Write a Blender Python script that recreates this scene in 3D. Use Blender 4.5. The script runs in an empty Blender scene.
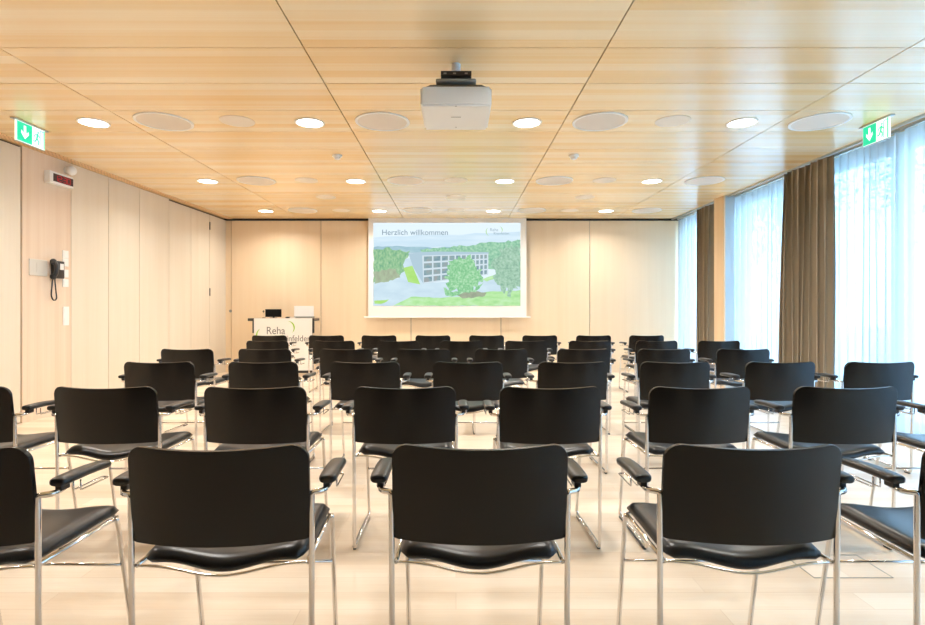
import bpy, bmesh, math, random
from mathutils import Vector, Matrix
random.seed(7)
PI = math.pi
SC = bpy.context.scene
COL = SC.collection
HC = 1.22            # camera height
CEIL = 2.95
YB = 10.53           # back wall
YR = -3.2            # wall behind the camera
F = 545.0; VX = 456.0; VY = 308.5

def px(p, y, Y):     # where a spot seen at pixel (p, y) stands at distance Y
    return ((p - VX) * Y / F, Y, HC + (VY - y) * Y / F)

# ------------------------------------------------------------------ materials
def srgb(r, g, b):
    def f(c):
        c /= 255.0
        return c / 12.92 if c <= .04045 else ((c + .055) / 1.055) ** 2.4
    return (f(r), f(g), f(b), 1)

def mat(name, col, rough=.5, metal=0, spec=.5, emit=None, es=1.0, bump=None, coat=0, var=0.0):
    m = bpy.data.materials.new(name); m.use_nodes = True
    nt = m.node_tree; b = nt.nodes['Principled BSDF']
    b.inputs['Base Color'].default_value = col
    b.inputs['Roughness'].default_value = rough
    b.inputs['Metallic'].default_value = metal
    b.inputs['Specular IOR Level'].default_value = spec
    b.inputs['Coat Weight'].default_value = coat
    if emit:
        b.inputs['Emission Color'].default_value = emit
        b.inputs['Emission Strength'].default_value = es
    tc = nt.nodes.new('ShaderNodeTexCoord')
    if var:
        n = nt.nodes.new('ShaderNodeTexNoise'); n.inputs['Scale'].default_value = 6
        nt.links.new(tc.outputs['Object'], n.inputs['Vector'])
        h = nt.nodes.new('ShaderNodeHueSaturation'); h.inputs['Color'].default_value = col
        r = nt.nodes.new('ShaderNodeMapRange'); r.inputs['To Min'].default_value = 1 - var; r.inputs['To Max'].default_value = 1 + var
        nt.links.new(n.outputs['Fac'], r.inputs['Value']); nt.links.new(r.outputs[0], h.inputs['Value'])
        nt.links.new(h.outputs[0], b.inputs['Base Color'])
    if bump:
        n = nt.nodes.new('ShaderNodeTexNoise'); n.inputs['Scale'].default_value = bump[0]
        nt.links.new(tc.outputs['Object'], n.inputs['Vector'])
        bp = nt.nodes.new('ShaderNodeBump'); bp.inputs['Strength'].default_value = bump[1]; bp.inputs['Distance'].default_value = .002
        nt.links.new(n.outputs['Fac'], bp.inputs['Height']); nt.links.new(bp.outputs[0], b.inputs['Normal'])
    return m

def wood(name, stops, stretch, rough=.4, spec=.5, brick=None, fine=.25, coat=0, grain=(1, 1, 1)):
    """layered grain: broad bands + fine streaks; stretch = noise scale along x, y, z"""
    m = bpy.data.materials.new(name); m.use_nodes = True
    nt = m.node_tree; b = nt.nodes['Principled BSDF']; N = nt.nodes.new; L = nt.links.new
    tc = N('ShaderNodeTexCoord')
    def noise(sc, scale, detail):
        mp = N('ShaderNodeMapping'); mp.inputs['Scale'].default_value = sc
        L(tc.outputs['Object'], mp.inputs['Vector'])
        n = N('ShaderNodeTexNoise'); n.inputs['Scale'].default_value = scale; n.inputs['Detail'].default_value = detail
        L(mp.outputs[0], n.inputs['Vector']); return n.outputs['Fac']
    a = noise(stretch, 1.0, 2.5)
    f = noise(tuple(s * g for s, g in zip(stretch, grain)), 5.0, 5)
    mx = N('ShaderNodeMix'); mx.data_type = 'FLOAT'; mx.inputs[0].default_value = fine
    L(a, mx.inputs[2]); L(f, mx.inputs[3])
    val = mx.outputs[0]
    if brick:
        mp = N('ShaderNodeMapping'); mp.inputs['Rotation'].default_value = brick.get('rot', (0, 0, 0)); mp.inputs['Location'].default_value = brick.get('loc', (0, 0, 0))
        L(tc.outputs['Object'], mp.inputs['Vector'])
        bt = N('ShaderNodeTexBrick')
        bt.inputs['Color1'].default_value = (0, 0, 0, 1); bt.inputs['Color2'].default_value = (1, 1, 1, 1); bt.inputs['Mortar'].default_value = (.5, .5, .5, 1)
        bt.inputs['Scale'].default_value = 1; bt.inputs['Brick Width'].default_value = brick['w']; bt.inputs['Row Height'].default_value = brick['h']
        bt.inputs['Mortar Size'].default_value = brick.get('m', .001); bt.inputs['Mortar Smooth'].default_value = 0; bt.offset = brick.get('off', .5)
        L(mp.outputs[0], bt.inputs['Vector'])
        m2 = N('ShaderNodeMix'); m2.data_type = 'FLOAT'; m2.inputs[0].default_value = brick.get('mix', .35)
        L(val, m2.inputs[2]); L(bt.outputs['Color'], m2.inputs[3]); val = m2.outputs[0]
    cr = N('ShaderNodeValToRGB'); L(val, cr.inputs[0])
    els = cr.color_ramp.elements
    els[0].position = stops[0][0]; els[0].color = stops[0][1]; els[1].position = stops[-1][0]; els[1].color = stops[-1][1]
    for p, c in stops[1:-1]:
        e = els.new(p); e.color = c
    out = cr.outputs[0]
    if brick and brick.get('line'):
        m3 = N('ShaderNodeMix'); m3.data_type = 'RGBA'; m3.inputs[7].default_value = brick['line']
        mm = N('ShaderNodeMath'); mm.operation = 'MULTIPLY'; mm.inputs[1].default_value = brick.get('lf', .5)
        L(bt.outputs['Fac'], mm.inputs[0]); L(mm.outputs[0], m3.inputs[0]); L(out, m3.inputs[6]); out = m3.outputs[2]
    L(out, b.inputs['Base Color'])
    b.inputs['Roughness'].default_value = rough; b.inputs['Specular IOR Level'].default_value = spec
    b.inputs['Coat Weight'].default_value = coat; b.inputs['Coat Roughness'].default_value = .25
    return m

M = {}
M['ceiling'] = wood('ceiling birch', [(.3, srgb(240, 201, 142)), (.5, srgb(246, 218, 168)), (.7, srgb(251, 233, 198))],
                    (.12, 11, 1), rough=.26, spec=.7, coat=.5, fine=.3, grain=(1, 2, 1),
                    brick=dict(w=2.015, h=.1145, m=0, off=.0, mix=.30, loc=(1.01, -3.62, 0)))
M['floor'] = wood('floor maple', [(.2, srgb(222, 196, 166)), (.5, srgb(236, 217, 193)), (.8, srgb(245, 232, 213))],
                  (.7, 7, 1), rough=.36, spec=.5, fine=.35, grain=(1, 2, 1),
                  brick=dict(w=1.7, h=.13, m=.0015, off=.37, mix=.3, line=srgb(190, 158, 122), lf=.38))
M['wall_back'] = wood('back wall birch', [(.25, srgb(232, 207, 172)), (.5, srgb(235, 212, 179)), (.75, srgb(238, 216, 185))],
                      (9, 1, .25), rough=.42, fine=.35, grain=(2, 1, 1))
M['wall_left'] = wood('left wall birch', [(.25, srgb(225, 211, 188)), (.5, srgb(229, 217, 196)), (.75, srgb(233, 222, 203))],
                      (1, 7, .25), rough=.45, fine=.35, grain=(1, 2, 1))
M['wall_plank'] = wood('left wall planks', [(.3, srgb(224, 196, 168)), (.5, srgb(232, 209, 184)), (.7, srgb(239, 220, 198))],
                       (1, 9, .15), rough=.45, fine=.3, grain=(1, 2, 1))
M['column_wood'] = wood('column cladding', [(.25, srgb(222, 190, 150)), (.75, srgb(238, 212, 178))], (6, 6, .3), rough=.45)
M['wall_rear'] = wood('dark rear wall', [(.25, srgb(88, 66, 48)), (.75, srgb(120, 92, 68))], (9, 1, .25), rough=.6)  # unseen wall, wood tone invented dark so the chair backs reflect less
M['gap'] = mat('dark gap', (.03, .025, .02, 1), .8)
M['seam'] = mat('panel gap', (.16, .11, .06, 1), .8)
M['white_wall'] = mat('white plaster', srgb(232, 226, 216), .8, var=.02)
M['grey_plaster'] = mat('grey plaster', srgb(190, 200, 205), .7, var=.02)
M['chrome'] = mat('chrome', (.80, .78, .76, 1), .13, 1)
M['laminate'] = mat('black laminate', (.0025, .0016, .0012, 1), .27, spec=.40, bump=(300, .03))
M['vinyl'] = mat('black vinyl', (.006, .006, .0065, 1), .32, spec=.5, bump=(90, .10))
M['black_plastic'] = mat('black plastic', (.02, .02, .022, 1), .4)
M['display_black'] = mat('display black', (.004, .004, .004, 1), .6, spec=.2)
M['rubber'] = mat('glider plastic', (.06, .065, .07, 1), .45)
M['white_plastic'] = mat('white plastic', srgb(244, 243, 239), .4, var=.01)
M['proj_shell'] = mat('projector shell', srgb(242, 241, 236), .45, var=.01)
M['grey_plastic'] = mat('grey plastic', srgb(150, 148, 138), .5)
M['dark_vent'] = mat('dark vent', srgb(92, 86, 70), .6)
M['grille'] = mat('speaker cloth grille', srgb(226, 216, 202), .6, bump=(400, .2))
M['grille_small'] = mat('ceiling cover', srgb(238, 228, 212), .55, var=.01)
M['screen'] = mat('screen fabric', srgb(238, 236, 232), .9)
M['alu'] = mat('aluminium', srgb(190, 192, 192), .35, .8)
M['steel'] = mat('brushed steel', srgb(222, 216, 206), .35, .25)
M['frame_paint'] = mat('window frame', srgb(120, 128, 132), .45)
M['lamp'] = mat('lamp diffuser', (1, 1, 1, 1), .5, emit=(1, .96, .90, 1), es=5)
M['sign_white'] = mat('sign white', (1, 1, 1, 1), .4, emit=srgb(215, 245, 235), es=.55)
M['sign_green'] = mat('sign green', srgb(0, 190, 140), .4, emit=srgb(30, 205, 160), es=.55)
M['led'] = mat('red led digits', (.2, .0, .0, 1), .4, emit=srgb(150, 20, 40), es=.6)
M['led_back'] = mat('led window', srgb(50, 14, 18), .3)
M['logo_green'] = mat('logo green', srgb(150, 200, 60), .6)
M['logo_grey'] = mat('logo grey', srgb(110, 108, 108), .6)
M['banner'] = mat('white banner', srgb(240, 238, 232), .6, var=.01)
M['ground_tone'] = mat('pale outside ground', srgb(205, 208, 200), .9, var=.06)  # ground outside, made pale to brighten the lower sheer curtains
M['bark'] = mat('bark', srgb(90, 75, 60), .9, var=.2)
M['leaf'] = mat('leaf', srgb(90, 130, 60), .7, var=.3)

def curtain_mats():
    m = bpy.data.materials.new('brown drape'); m.use_nodes = True
    b = m.node_tree.nodes['Principled BSDF']; N = m.node_tree.nodes.new; L = m.node_tree.links.new
    tc = N('ShaderNodeTexCoord'); n = N('ShaderNodeTexNoise'); n.inputs['Scale'].default_value = 250
    L(tc.outputs['Object'], n.inputs['Vector'])
    cr = N('ShaderNodeValToRGB'); cr.color_ramp.elements[0].color = srgb(132, 118, 98); cr.color_ramp.elements[1].color = srgb(164, 149, 127)
    L(n.outputs['Fac'], cr.inputs[0]); L(cr.outputs[0], b.inputs['Base Color'])
    b.inputs['Roughness'].default_value = .75; b.inputs['Sheen Weight'].default_value = .3
    M['drape'] = m
    m = bpy.data.materials.new('white sheer'); m.use_nodes = True; nt = m.node_tree; N = nt.nodes.new; L = nt.links.new
    for x in list(nt.nodes): nt.nodes.remove(x)
    o = N('ShaderNodeOutputMaterial'); tr = N('ShaderNodeBsdfTransparent'); tl = N('ShaderNodeBsdfTranslucent'); df = N('ShaderNodeBsdfDiffuse')
    tl.inputs[0].default_value = (.56, .63, .69, 1); df.inputs[0].default_value = (.86, .87, .87, 1); tr.inputs[0].default_value = (1, 1, 1, 1)  # translucent part tinted blue: cool daylight painted into the white cloth
    a = N('ShaderNodeMixShader'); a.inputs[0].default_value = .30; L(tl.outputs[0], a.inputs[1]); L(df.outputs[0], a.inputs[2])
    c = N('ShaderNodeMixShader'); c.inputs[0].default_value = .86; L(tr.outputs[0], c.inputs[1]); L(a.outputs[0], c.inputs[2])
    L(c.outputs[0], o.inputs[0]); M['sheer'] = m
    m = bpy.data.materials.new('window glass'); m.use_nodes = True; nt = m.node_tree; N = nt.nodes.new; L = nt.links.new
    for x in list(nt.nodes): nt.nodes.remove(x)
    o = N('ShaderNodeOutputMaterial'); tr = N('ShaderNodeBsdfTransparent'); g = N('ShaderNodeBsdfGlossy'); g.inputs['Roughness'].default_value = .02
    tr.inputs[0].default_value = (.97, .99, .98, 1)
    c = N('ShaderNodeMixShader'); c.inputs[0].default_value = .06; L(tr.outputs[0], c.inputs[1]); L(g.outputs[0], c.inputs[2]); L(c.outputs[0], o.inputs[0])
    M['glass'] = m
curtain_mats()

# ------------------------------------------------------------------ mesh helpers
def bx(bm, x0, x1, y0, y1, z0, z1, bev=0):
    vs = [bm.verts.new(p) for p in ((x0, y0, z0), (x1, y0, z0), (x1, y1, z0), (x0, y1, z0), (x0, y0, z1), (x1, y0, z1), (x1, y1, z1), (x0, y1, z1))]
    fs = [bm.faces.new([vs[i] for i in f]) for f in ((3, 2, 1, 0), (4, 5, 6, 7), (0, 1, 5, 4), (1, 2, 6, 5), (2, 3, 7, 6), (3, 0, 4, 7))]
    if bev:
        es = list({e for f in fs for e in f.edges})
        bmesh.ops.bevel(bm, geom=es, offset=bev, segments=2, affect='EDGES', profile=.5)
    return vs

def LX(Y): return -4.8186 + .035 * Y                      # the left wall stands two degrees off square
LN = Vector((math.cos(-.035), math.sin(-.035), 0)).normalized()   # its inward normal
def LP(s, n, z): return Vector((LX(s), s, z)) + LN * n
def lbx(bm, s0, s1, n0, n1, z0, z1, bev=0):
    vs = bx(bm, n0, n1, s0, s1, z0, z1, 0)
    for v in vs: v.co = LP(v.co.y, v.co.x, v.co.z)
    if bev:
        es = list({e for v in vs for e in v.link_edges})
        bmesh.ops.bevel(bm, geom=es, offset=bev, segments=2, affect='EDGES', profile=.5)

def tube(bm, pts, r, seg=8, fillet=0.0, fseg=4, closed=False):
    pts = [Vector(p) for p in pts]
    if fillet:
        out = []
        n = len(pts)
        rng = range(n) if closed else range(1, n - 1)
        if not closed: out.append(pts[0])
        for i in rng:
            a, b, c = pts[i - 1], pts[i], pts[(i + 1) % n]
            d1 = (a - b); d2 = (c - b); f = min(fillet, d1.length * .45, d2.length * .45)
            p, q = b + d1.normalized() * f, b + d2.normalized() * f
            for k in range(fseg + 1):
                t = k / fseg
                out.append(p * (1 - t) ** 2 + b * 2 * t * (1 - t) + q * t * t)
        if not closed: out.append(pts[-1])
        pts = out
    n = len(pts); rings = []; up = None
    for i, p in enumerate(pts):
        if closed: t = pts[(i + 1) % n] - pts[i - 1]
        else: t = pts[min(i + 1, n - 1)] - pts[max(i - 1, 0)]
        t.normalize()
        if up is None:
            up = Vector((0, 0, 1)) if abs(t.z) < .9 else Vector((1, 0, 0))
        u = (up - t * up.dot(t))
        if u.length < 1e-4: u = t.orthogonal()
        u.normalize(); w = t.cross(u); up = u
        rings.append([bm.verts.new(p + (u * math.cos(2 * PI * k / seg) + w * math.sin(2 * PI * k / seg)) * r) for k in range(seg)])
    for i in range(n if closed else n - 1):
        a, b = rings[i], rings[(i + 1) % n]
        for k in range(seg):
            bm.faces.new((a[k], a[(k + 1) % seg], b[(k + 1) % seg], b[k]))
    if not closed:
        bm.faces.new(rings[0][::-1]); bm.faces.new(rings[-1])

def disc(bm, c, r0, z0, z1, seg=40, r1=None):
    """a short cylinder standing at c with its faces level"""
    r1 = r0 if r1 is None else r1
    a = [bm.verts.new((c[0] + r0 * math.cos(2 * PI * k / seg), c[1] + r0 * math.sin(2 * PI * k / seg), z0)) for k in range(seg)]
    b = [bm.verts.new((c[0] + r1 * math.cos(2 * PI * k / seg), c[1] + r1 * math.sin(2 * PI * k / seg), z1)) for k in range(seg)]
    bm.faces.new(a[::-1]); bm.faces.new(b)
    for k in range(seg): bm.faces.new((a[k], a[(k + 1) % seg], b[(k + 1) % seg], b[k]))

def ring(bm, c, ri, ro, z0, z1, seg=40):
    def circ(r, z): return [bm.verts.new((c[0] + r * math.cos(2 * PI * k / seg), c[1] + r * math.sin(2 * PI * k / seg), z)) for k in range(seg)]
    a, b, d, e = circ(ri, z0), circ(ro, z0), circ(ro, z1), circ(ri, z1)
    for p, q in ((a, b), (b, d), (d, e), (e, a)):
        for k in range(seg): bm.faces.new((p[k], p[(k + 1) % seg], q[(k + 1) % seg], q[k]))

def poly(bm, pts, depth):
    """outline given as 3-D points, pushed back by the vector depth: a solid plate"""
    a = [bm.verts.new(p) for p in pts]; b = [bm.verts.new(Vector(p) + Vector(depth)) for p in pts]
    bm.faces.new(a); bm.faces.new(b[::-1]); n = len(a)
    for k in range(n): bm.faces.new((a[k], b[k], b[(k + 1) % n], a[(k + 1) % n]))

def obj(name, bm, m, parent=None, smooth=None):
    bmesh.ops.recalc_face_normals(bm, faces=bm.faces)
    me = bpy.data.meshes.new(name); bm.to_mesh(me); bm.free()
    me.materials.append(m if not isinstance(m, str) else M[m])
    if smooth is not None:
        me.shade_smooth()
        if smooth < 180: me.set_sharp_from_angle(angle=math.radians(smooth))
    o = bpy.data.objects.new(name, me); COL.objects.link(o)
    if parent: o.parent = parent
    return o
def B(): return bmesh.new()
def tag(o, label=None, cat=None, group=None, kind=None):
    if label: o['label'] = label
    if cat: o['category'] = cat
    if group: o['group'] = group
    if kind: o['kind'] = kind
    return o
def struct(name, bm, m, parent=None, smooth=None):
    o = obj(name, bm, m, parent, smooth); o['kind'] = 'structure'; return o
def thing(name, loc, label=None, cat=None, group=None, rz=0):
    o = bpy.data.objects.new(name, None); COL.objects.link(o); o.location = loc; o.rotation_euler = (0, 0, rz)
    o.empty_display_size = .1
    return tag(o, label, cat, group)
def dup(root, loc, label, rz=0):
    r = root.copy(); COL.objects.link(r); r.location = loc; r.rotation_euler = (0, 0, rz); r['label'] = label
    for ch in list(root.children):
        c = ch.copy(); COL.objects.link(c); c.parent = r
        for g in list(ch.children):
            d = g.copy(); COL.objects.link(d); d.parent = c
    return r
def text_mesh(name, body, size, m, parent, mtx, extrude=.0005, align='LEFT', width=None):
    cu = bpy.data.curves.new(name, 'FONT'); cu.body = body; cu.size = size; cu.extrude = extrude; cu.align_x = align
    t = bpy.data.objects.new(name, cu); COL.objects.link(t)
    bpy.context.view_layer.update()
    me = bpy.data.meshes.new_from_object(t.evaluated_get(bpy.context.evaluated_depsgraph_get()))
    bpy.data.objects.remove(t); bpy.data.curves.remove(cu)
    if width:
        w = max(v.co.x for v in me.vertices) - min(v.co.x for v in me.vertices)
        for v in me.vertices: v.co.x *= width / w
    me.transform(mtx); me.materials.clear(); me.materials.append(M[m] if isinstance(m, str) else m); me.name = name
    o = bpy.data.objects.new(name, me); COL.objects.link(o); o.parent = parent
    return o

# ------------------------------------------------------------------ the room
bm = B(); bx(bm, -5.4, 4.62, YR, YB + .2, -.12, 0); struct('floor', bm, 'floor')
# ceiling: birch panels hung with fine gaps
bm = B()
xs = [-5.3, -3.035, -1.01, .998, 3.005, 4.62]
g = .0045
y0 = 3.617 - .573 * 12
for i in range(5):
    for k in range(26):
        a = y0 + .573 * k; b = a + .573
        if b < YR: continue
        a = max(a, YR); b = min(b, YB + .0)
        if b - a < .05: continue
        bx(bm, xs[i] + (g if i else 0), xs[i + 1] - (g if i < 4 else 0), a + .004, b - .004, CEIL, CEIL + .02)
struct('ceiling', bm, 'ceiling')
bm = B(); bx(bm, -5.4, 4.62, YR, YB + .2, CEIL + .022, CEIL + .12); struct('trim_1', bm, 'seam')

# back wall of full-height panels under a shadow gap
bm = B()
xb = [-4.62, -4.345, -2.61, -.87, .87, 2.585, 4.3, 4.62]
for i in range(7):
    bx(bm, xb[i] + .0055, xb[i + 1] - .0055, YB, YB + .03, 0.0, CEIL - .035)
struct('wall_back', bm, 'wall_back')
bm = B(); bx(bm, -4.62, 4.62, YB + .032, YB + .2, 0, CEIL + .02); struct('trim_2', bm, 'gap')
bm = B(); bx(bm, -5.4, 4.62, YR - .1, YR, -.1, CEIL + .1); struct('wall_rear', bm, 'wall_rear')

# left wall
def lY(p): return -4.8186 / ((p - VX) / F - .035)
seams = [lY(p) for p in (71, 108.5, 139.4, 169, 191, 209.6, 227)]
bm = B()
ls = [5.80] + seams
for a, b, top in zip(seams[:3], seams[1:4], (CEIL,) * 3):
    lbx(bm, a + .0045, b - .0045, -.03, 0, 0, top - .004)
for a, b in zip(seams[3:6], seams[4:7]):
    lbx(bm, a + .0045, b - .0045, -.03, 0, 0, CEIL - .03)
lbx(bm, YR, 2.6, -.03, 0, 0, CEIL - .004)
struct('wall_left', bm, 'wall_left')
bm = B(); lbx(bm, lY(22) + .004, seams[0] - .002, -.03, 0, 0, CEIL - .001); 
lbx(bm, 2.6, 4.45, -.03, 0, 0, CEIL - .001); struct('trim_3', bm, 'wall_plank')
bm = B(); lbx(bm, YR, YB, -.2, -.032, 0, CEIL + .02); struct('trim_4', bm, 'seam')
bm = B(); lbx(bm, 4.46, lY(22) - .012, -.04, -.008, .01, CEIL - .02); struct('door_1', bm, 'wall_left')
d1 = bpy.data.objects['door_1']
bm = B(); lbx(bm, 4.45, lY(22) + .004, -.05, -.041, 0, CEIL - .002); struct('door_frame', bm, 'gap', d1)
# hinges of the folding leaf near the corner
for z in (2.72, 1.52):
    bm = B(); lbx(bm, lY(209.6) - .012, lY(209.6) + .012, 0, .012, z - .07, z + .07, .003)
    tag(obj('door_hinge', bm, 'black_plastic'), 'small black hinge at the %s of the last tall panel joint on the left wall' % ('top' if z > 2 else 'middle'), 'hinge')
bm = B(); c = px(230.5, 311, YB)
bmesh.ops.create_cone(bm, cap_ends=True, segments=20, radius1=.028, radius2=.026, depth=.012, matrix=Matrix.Translation((c[0] - 0.0, YB - .006, c[2])) @ Matrix.Rotation(PI / 2, 4, 'X'))
tag(obj('wall_lock', bm, 'grey_plastic', smooth=40), 'small round grey lock at the left edge of the back wall', 'lock')

# perforated ventilation strip beside the left wall
v = B()
lbx(v, YR, YB - .02, .03, .14, CEIL - .006, CEIL - .0005)
m = bpy.data.materials.new('perforated birch'); m.use_nodes = True; nt = m.node_tree; b_ = nt.nodes['Principled BSDF']; N = nt.nodes.new; L = nt.links.new
tc = N('ShaderNodeTexCoord'); bt = N('ShaderNodeTexBrick'); bt.inputs['Scale'].default_value = 1; bt.inputs['Brick Width'].default_value = .036; bt.inputs['Row Height'].default_value = .03
bt.inputs['Mortar Size'].default_value = .010; bt.inputs['Color1'].default_value = srgb(160, 122, 82); bt.inputs['Color2'].default_value = srgb(160, 122, 82); bt.inputs['Mortar'].default_value = srgb(222, 182, 132)
bt.inputs['Mortar Smooth'].default_value = .1
L(tc.outputs['Object'], bt.inputs['Vector']); L(bt.outputs['Color'], b_.inputs['Base Color']); b_.inputs['Roughness'].default_value = .45
tag(obj('ventilation_strip', v, m), 'long perforated wooden ventilation strip in the ceiling beside the left wall', 'vent')

# right side: window wall, glass and frames
XW = 4.50
bm = B(); bx(bm, XW - .05, XW + .12, YR, YB + .2, CEIL - .07, CEIL + .1); bx(bm, XW - .05, XW + .12, YR, YB + .2, -.1, .03)
bx(bm, XW - .05, XW + .12, YR - .1, YR + .1, 0, CEIL); bx(bm, XW - .05, XW + .12, YB + .05, YB + .2, 0, CEIL)
struct('wall_right', bm, 'frame_paint')
posts = [YR + .1, -.6, 2.2, 3.9, 5.50, 6.75, 8.48, YB - .0]
for i in range(len(posts) - 1):
    a, b = posts[i], posts[i + 1]
    w = .10
    bm = B()
    bx(bm, XW - .03, XW + .05, a, a + w, .03, CEIL - .07); bx(bm, XW - .03, XW + .05, b - w, b, .03, CEIL - .07)
    bx(bm, XW - .03, XW + .05, a + w, b - w, .03, .11); bx(bm, XW - .03, XW + .05, a + w, b - w, CEIL - .13, CEIL - .07)
    fr = struct('window_%d' % (i + 1), bm, 'frame_paint')
    bm = B(); bx(bm, XW, XW + .012, a + w, b - w, .11, CEIL - .13); struct('window_pane', bm, 'glass', fr)

# clad column between two windows
col_y0, col_y1 = 8.34, 8.66
bm = B(); bx(bm, 4.125, 4.44, col_y0, col_y1, 0, CEIL - .001); cst = struct('trim_5', bm, 'grey_plaster')
bm = B(); bx(bm, 4.10, 4.1245, col_y0 - .002, col_y1 + .002, 0, CEIL - .001, .004); struct('trim_6', bm, 'column_wood')

# curtains -------------------------------------------------------
def curtain(name, y0, y1, x, amp, wl, mname, seed, z0=.03, z1=CEIL - .035, thick=.0, n_z=14):
    R = random.Random(seed)
    L_ = y1 - y0; nw = max(2, int(L_ / wl)); per = 10
    n = nw * per
    ph = [R.uniform(.7, 1.3) for _ in range(nw + 2)]; am = [R.uniform(.55, 1.2) for _ in range(nw + 2)]
    cum = [0]
    for q in ph: cum.append(cum[-1] + q)
    tot = cum[nw]
    bm = B(); rows = []
    for j in range(n_z + 1):
        t = j / n_z; z = z0 + (z1 - z0) * t
        row = []
        for i in range(n + 1):
            k = min(i // per, nw - 1); f = i / per - k
            yy = y0 + L_ * (cum[k] + ph[k] * f) / tot
            a = amp * am[k] * (1 - .45 * t ** 3) * (1 + .15 * math.sin(3 * t + k))
            xx = x + a * math.sin(2 * PI * f) + amp * .25 * math.sin(k * 1.7 + 2.3 * t)
            yy += amp * .35 * math.sin(4 * PI * f + 1.2 * t) * (1 if 0 < i < n else 0)
            row.append(bm.verts.new((xx, yy, z)))
        rows.append(row)
    for j in range(n_z):
        for i in range(n):
            bm.faces.new((rows[j][i], rows[j][i + 1], rows[j + 1][i + 1], rows[j + 1][i]))
    o = obj(name, bm, mname, smooth=180)
    if thick:
        md = o.modifiers.new('cloth thickness', 'SOLIDIFY'); md.thickness = thick
    return o
sh = 'translucent white sheer curtain hanging in soft folds, '
for (a, b, s, lab) in ((YR + .1, 2.9, 1, sh + 'at the near right beyond the picture'),
                       (2.92, 6.35, 2, sh + 'right of the wide brown drape'),
                       (6.6, 8.33, 3, sh + 'between wide brown drape and column'),
                       (8.9, 10.47, 4, sh + 'in the far right corner')):
    tag(curtain('sheer_curtain', a, b, 4.27, .03, .125, 'sheer', s), lab, 'curtain', 'white sheer curtains along the windows')
tag(curtain('drape', 6.02, 6.90, 4.15, .062, .10, 'drape', 11, thick=.003), 'wide bunched brown floor-length drape on the right, nearer of the two', 'curtain', 'brown drapes on the window side')
tag(curtain('drape', 8.80, 9.36, 4.15, .055, .095, 'drape', 12, thick=.003), 'narrow brown floor-length drape behind the clad column', 'curtain', 'brown drapes on the window side')
bm = B(); bx(bm, 4.15, 4.18, YR, YB - .03, CEIL - .024, CEIL - .0005); bx(bm, 4.255, 4.285, YR, YB - .03, CEIL - .024, CEIL - .0005)
tag(obj('curtain_rail', bm, 'alu'), 'slim twin metal curtain rail on the ceiling along the window side', 'curtain rail')

# floor access cover
fc = thing('floor_box', (1.79, 2.58, 0), 'square flush floor outlet cover with thin outline right of the front chairs', 'floor outlet')
bm = B()
for (a, b, c, d) in ((-.17, .19, -.115, -.112), (-.17, .19, .112, .115), (-.17, -.167, -.112, .112), (.187, .19, -.112, .112)):
    bx(bm, a, b, c, d, .0002, .0025)
obj('outline', bm, 'grey_plastic', fc)
bm = B(); bx(bm, -.166, .186, -.111, .111, .0002, .0015); o = obj('cover', bm, 'floor', fc)

# ------------------------------------------------------------------ ceiling fittings
ordn = ['first', 'second', 'third', 'fourth', 'fifth', 'sixth', 'seventh', 'eighth']
rowY = [5.07, 7.40, 9.66]; rown = ['near row', 'middle row', 'far row']
dl = None
dx = [-3.37, -1.36, .66, 2.66]
for r, Y in enumerate([rowY[0], rowY[1], rowY[2], 2.74]):
    for i, x in enumerate(dx):
        nm = rown[r] if r < 3 else ['row above the front chairs', 'row over the camera', 'row behind the camera'][r - 3]
        lab = 'glowing round recessed downlight, %s from the left in the %s' % (ordn[i], nm)
        if dl is None:
            dl = thing('downlight', (x, Y, CEIL), lab, 'ceiling light', 'recessed downlights in the ceiling')
            bm = B(); ring(bm, (0, 0), .118, .135, -.008, -.0005); obj('rim', bm, 'white_plastic', dl, 40)
            bm = B(); disc(bm, (0, 0), .117, -.006, -.0005); obj('diffuser', bm, 'lamp', dl)
            ld = bpy.data.lights.new('lamp_light', 'AREA'); ld.shape = 'DISK'; ld.size = .22; ld.energy = 13; ld.color = (1, .955, .90); ld.spread = math.radians(150)
            lo = bpy.data.objects.new('lamp_light', ld); COL.objects.link(lo); lo.parent = dl; lo.location = (0, 0, -.012)
        else:
            dup(dl, (x, Y, CEIL), lab)
sp = None
for r, Y in enumerate([5.04, 7.37, 9.60]):
    for i, x in enumerate([-2.70, -.68, 1.33, 3.36]):
        lab = 'large round ceiling loudspeaker with white rim, %s from the left in the %s' % (ordn[i], rown[r])
        if sp is None:
            sp = thing('ceiling_speaker', (x, Y, CEIL), lab, 'loudspeaker', 'large round ceiling loudspeakers')
            bm = B(); ring(bm, (0, 0), .226, .25, -.010, -.0005, 56); obj('rim', bm, 'white_plastic', sp, 40)
            bm = B(); disc(bm, (0, 0), .2255, -.007, -.0005, 56); obj('grille', bm, 'grille', sp)
        else: dup(sp, (x, Y, CEIL), lab)
cv = None
for r, Y in enumerate([5.03, 7.35, 8.46, 9.60]):
    for i, x in enumerate([-2.02, 0, 2.0]):
        lab = 'small flat round ceiling cover plate, %s from the left in the %s' % (ordn[i], ['near row', 'second row', 'third row', 'far row'][r])
        if cv is None:
            cv = obj('ceiling_cover', (lambda b: (disc(b, (0, 0), .155, -.004, -.0005), b)[1])(B()), 'grille_small')
            cv.location = (x, Y, CEIL); tag(cv, lab, 'cover plate', 'small round ceiling covers')
        else: dup(cv, (x, Y, CEIL), lab)
sd = None
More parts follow.
